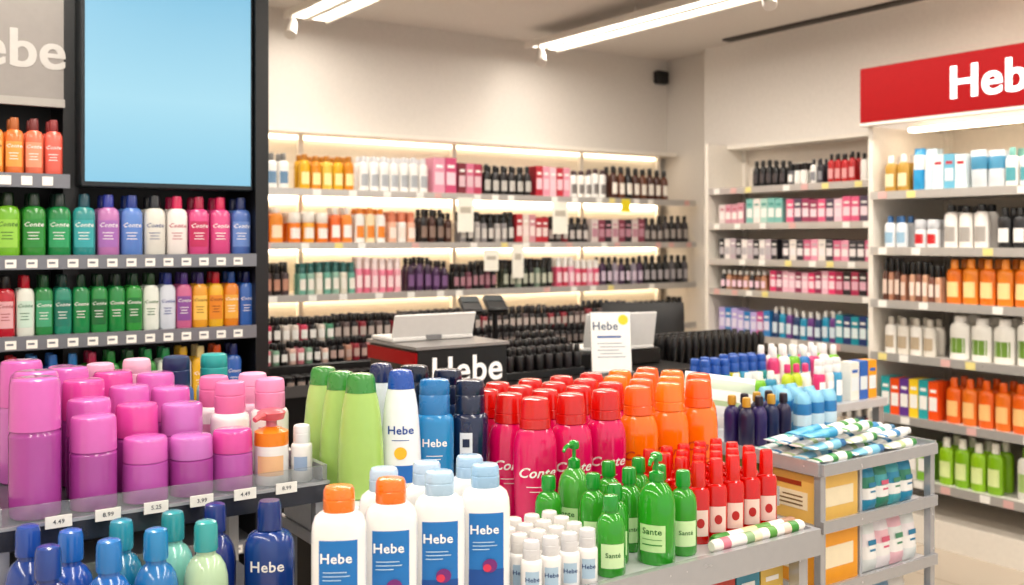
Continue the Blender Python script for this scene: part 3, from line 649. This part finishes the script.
pal = [('#f3f2ef', '#2f9a50', '#3a9a4a'), ('#2f90c0', '#dfe8ea', '#e8f4f8'), ('#f2f1ee', '#e6e6e6', '#3a90c0'), ('#8cc8e0', '#2f7cb0', '#f2f1ee'), ('#3fa8d0', '#f0f0f0', '#6cc0dc'), ('#e9f1f2', '#3a8ab0', '#5fb0a8'), ('#f5f3f0', '#4aa05a', '#c8d8a8')]
k = 0
for lay, (hz, nr) in enumerate(((0, 5), (.028, 4), (.056, 2))):
    for j in range(nr):
        for i in range(3 if lay < 2 else 2):
            b_, c, st = pal[(k * 3 + j) % 7]; k += 1
            ctube(mb, (2.104 + i * .148 + lay * .006, 1.684 + j * .044 + lay * .018, Z + hz), rad(R.uniform(-3, 6)), .144, .039, b_, c, st)
mb.make('toothpaste_tubes')
mb = MB()
for k in range(9):
    x = 2.39 + (k % 3) * .058; y = 1.95 + (k // 3) * .07
    mb.X = Matrix.Translation((x, y, Z + .004)) @ Matrix.Rotation(rad(R.uniform(-8, 8)), 4, 'Z')
    mb.pillow(.054, .13, .05, ['#6fb6dc', '#d8ecf4', '#3a8cc0', '#8fc6e0'], n=8)
mb.X = None; mb.make('tissue_packs')
mb = MB()
for k in range(8):
    pr = prof('round', .14, .046, .046, ['#2c2450', '#3c2a6c', '#1e2c5c'][k % 3], ['#c8a040', '#2a2238'][k % 2]); mb.lathe(pr, 2.15 + (k % 4) * .052, 1.95 + (k // 4) * .055, Z, n=14)
mb.make('essential_oil_bottles')
mb = MB(); mb.X = Matrix.Rotation(rad(-30), 4, 'Z') @ Matrix.Rotation(rad(-14), 4, 'X') @ Matrix.Rotation(rad(8), 4, 'Y')
mb.pillow(.22, .16, .05, ['#f1f0ee', '#e2e6e8', '#b8cca8', '#f4f3f1', '#c9d6c4', '#f1f0ee'], n=10); mb.X = None
mb.make('refill_pouch', (2.23, 2.14, Z + .016))

# ------------------------------------------------------------------ rear small table with packs, brushes
mb = MB(); mb.box(2.60, 3.45, 2.40, 2.84, .90, .93, TOP)
for x in (2.61, 3.41):
    for y in (2.41, 2.80): mb.box(x, x + .03, y, y + .03, 0, .90, CH)
mb.box(2.61, 3.44, 2.41, 2.83, .45, .47, TOP)
mb.make('display_table', smooth=False)
mb = MB()
stock(mb, .9305, [(.03, .3, 'b', .06, .15, ['#3a9ab8', '#f0efe8', '#8ac83a'], W, '#d8eef2'), (.3, .48, 'r', .05, .16, ['#2fa0a0', '#c8d83a', W], '#e0508a', '#f4f2ee'), (.48, .66, 'c', .05, .17, ['#e84a8a', W, '#5ab0d8'], '#f0f0f0', '#ffffff'), (.66, .83, 'x', .055, .15, ['#f0efe8', '#3a7ac8', '#f0b030'], '#3a7ac8', '#e8f0f4')], rows=1, t0=.03)
stock(mb, .9305, [(.03, .4, 'c', .05, .19, ['#5ab0d8', W, '#2fa0a0', '#e3d93a'], '#3a6ab8', '#f4f6f8'), (.4, .83, 'b', .06, .2, ['#e0508a', W, '#8ac83a', '#3a8ac8'], '#f4f4f4', '#f6f6f2')], rows=2, t0=.18)
mb.make('bottled_toiletries', (2.60, 2.40, 0))
mb = MB()
mb.box(2.98, 3.6, 3.1, 3.4, 0, .95, BLK, .005); mb.box(2.98, 3.6, 3.38, 3.4, .95, 1.12, BLK)
for i in range(14):
    for j in range(3):
        x = 3.01 + i * .042; y = 3.14 + j * .08
        mb.tube([(x, y, .95), (x, y, 1.03), (x, y, 1.04), (x, y, 1.10), (x, y, 1.13)], [.008, .008, .016, .019, .010], K, 8)
mb.make('hair_brush_rack')

# ------------------------------------------------------------------ checkout counter
mb = MB()
BK = M('#19181a', .35)
mb.box(1.62, 1.98, 2.9, 3.25, 0, 1.185, BK, .004)
mb.box(1.612, 1.62, 2.9, 3.25, 1.13, 1.175, RED); mb.box(1.612, 1.985, 2.892, 3.258, 1.185, 1.195, M('#9a9694', .3))
mb.plane_art(txt('Hebe', .128, 1.815, 1.105, 6, .018), M('#f4f2f0', .4, emis=.2), (0, 2.899, 0), (1, 0, 0), (0, 0, 1))
mb.box(1.98, 2.95, 2.92, 3.3, 0, 1.0, BK, .004); mb.box(1.981, 2.97, 2.9, 3.32, 1.0, 1.035, M('#2e2b2b', .3), .003)
mb.make('checkout_counter')
def laptop(loc, rz, w=.37, h=.12, tilt=18):
    mb = MB(); c = M('#e2e1df', .35, .1)
    mb.box(-w / 2, w / 2, 0.0, .16, 0, .016, c, .004)
    mb.X = Matrix.Translation((0, 0.012, .016)) @ Matrix.Rotation(rad(tilt), 4, 'X')
    mb.box(-w / 2, w / 2, -.008, 0, 0, h, c, .003); mb.box(-w / 2 + .012, w / 2 - .012, 0, .001, .012, h - .01, '#1c1e22'); mb.X = None
    mb.box(-.03, .03, -.004, .012, .004, .02, M('#8a8a8c'))
    mb.make('laptop', loc, rz)
laptop((1.782, 3.07, 1.1955), 0, .33, .085)
mb = MB(); mb.box(2.42, 2.9, 3.10, 3.28, 1.0355, 1.10, BK, .006); mb.make('cash_drawer')
laptop((2.68, 3.11, 1.1005), rad(-8), .34, .14, 10)
mb = MB()
for j in range(3):
    y = 3.0 + j * .085; z = 1.0355
    x0 = 2.23 if j == 2 else 2.0
    mb.box(x0, 2.41, y, y + .08, z, z + .03 + .02 * j, BK, .003)
    for i in range(9 if j < 2 else 4):
        for q in range(2):
            pr = prof('slim', .085, .036, .036, [K, K2][i % 2], ['#0f0e10', '#3a3638'][q]); mb.lathe(pr, x0 + .025 + i * .045, y + .02 + q * .038, z + .03 + .02 * j, n=10)
mb.make('mascara_tray')
mb = MB()
mb.box(-.08, .08, -.05, .05, 0, .008, GL); mb.X = Matrix.Rotation(rad(-9), 4, 'X')
mb.box(-.078, .078, -.004, 0, .006, .235, M('#f7f5f2', .4)); mb.box(-.08, .08, 0, .003, .006, .237, GL)
mb.plane_art(txt('Hebe', .046, -.022, .18), '#3a5a7a', (0, -.0046, 0), (1, 0, 0), (0, 0, 1)); mb.plane_art(oval2d(.05, .205, .02, .02), '#e8d83a', (0, -.0048, 0), (1, 0, 0), (0, 0, 1))
for q in range(5): mb.plane_art(rect2d(-.055 + .01 * (q % 2), .055 - .012 * (q % 3), .06 + .013 * q, .063 + .013 * q, 1, 1), '#8a98a8', (0, -.0046, 0), (1, 0, 0), (0, 0, 1))
mb.plane_art(rect2d(-.055, .04, .135, .143, 1, 1), '#3a6aa8', (0, -.0046, 0), (1, 0, 0), (0, 0, 1))
mb.X = None; mb.make('leaflet_stand', (2.515, 2.965, 1.0355), rad(-28), smooth=False)
def terminal(loc):
    mb = MB(); mb.lathe([(.04, .04, 0, BK), (.04, .04, .008, BK), (.012, .012, .012, BK), (.010, .010, .245, BK), (.014, .014, .255, BK)], n=16)
    mb.X = Matrix.Translation((0, 0, .25)) @ Matrix.Rotation(rad(25), 4, 'X')
    mb.box(-.04, .04, -.05, .06, 0, .025, BK, .006); mb.box(-.032, .032, .008, .052, .025, .027, '#3a4448'); mb.X = None
    mb.make('card_terminal', loc, rad(-20))
terminal((2.045, 3.245, 1.0355)); terminal((2.165, 3.255, 1.0355))
mb = MB(); CHB = M('#1c1b1e', .55)
for k in range(5):
    a = 2 * math.pi * k / 5; mb.tube([(0, 0, .11), (math.cos(a) * .15, math.sin(a) * .15, .09), (math.cos(a) * .25, math.sin(a) * .25, .06)], [.03, .022, .016], BK)
    mb.tube([(math.cos(a) * .25 - .015, math.sin(a) * .25, .028), (math.cos(a) * .25 + .015, math.sin(a) * .25, .028)], .028, BK, 12)
mb.tube([(0, 0, .09), (0, 0, .53)], [.03, .025], CH); mb.box(-.23, .23, -.22, .2, .53, .61, CHB, .03)
mb.tube([(0, .15, .56), (0, .22, .62), (0, .23, .9)], .02, BK)
mb.X = Matrix.Translation((0, .20, .68)) @ Matrix.Rotation(rad(-4), 4, 'X'); mb.pillow(.44, .54, .08, [CHB], n=12); mb.X = None
for sx in (-1, 1): mb.tube([(sx * .2, 0, .58), (sx * .27, 0, .62), (sx * .27, .0, .78), (sx * .27, .1, .80), (sx * .27, -.12, .80)], .017, BK)
mb.make('office_chair', (3.46, 3.76, 0), rad(-30))

# ------------------------------------------------------------------ cosmetics island
mb = MB(); DK = M('#2a2728', .35)
mb.box(1.45, 4.0, 4.15, 4.65, 0, .90, DK, .005); mb.box(1.45, 4.0, 4.3, 4.65, .90, .98, DK, .004); mb.box(1.45, 4.0, 4.48, 4.65, .98, 1.06, DK, .004)
mb.box(1.44, 4.01, 4.14, 4.15, .86, .91, M('#8a8686', .3, .5))
mb.make('cosmetics_island')
mb = MB()
cs1 = [K, K2, NU, '#a83a4a', '#5a2c34', '#d8a0a0', K]
stock(mb, .90, [(.02, 2.5, 'j', .05, .05, [K, K2, '#4a4044'], K, '#b5a49c')], rows=2, t0=.01)
stock(mb, .98, [(.02, .5, 's', .04, .11, ['#d8909a', '#8fb09a', K2, '#e6c8bc'], K, W), (.5, 1.1, 's', .04, .11, cs1, K, '#c9b0a8'), (1.1, 2.5, 's', .042, .12, [K, K2], K, '#8f8480')], rows=2, t0=.17)
stock(mb, 1.06, [(.02, .6, 's', .045, .13, ['#5a9a7c', '#d04a6a', K, '#e0d6cc'], K, W), (.6, 2.5, 's', .045, .13, [K, '#6b5a58', K2, '#9a3040'], K, '#c9bdb6')], rows=2, t0=.34)
mb.make('lipstick_tubes', (1.45, 4.15, .0005))

# ------------------------------------------------------------------ world, camera
w = bpy.data.worlds.new('World'); scene.world = w; w.use_nodes = True
w.node_tree.nodes['Background'].inputs[0].default_value = (1, .96, .91, 1); w.node_tree.nodes['Background'].inputs[1].default_value = .9
cd = bpy.data.cameras.new('Camera'); cam = bpy.data.objects.new('Camera', cd); scene.collection.objects.link(cam)
cam.location = (0, 0, 1.55); cam.rotation_euler = (math.pi / 2, 0, -rad(34.6)); cd.sensor_width = 36; cd.lens = 35.16; cd.shift_y = -.0513
cd.dof.use_dof = True; cd.dof.focus_distance = 2.05; cd.dof.aperture_fstop = 4.0
scene.camera = cam
scene.view_settings.view_transform = 'Standard'
scene.view_settings.look = 'None'
scene.view_settings.exposure = .22
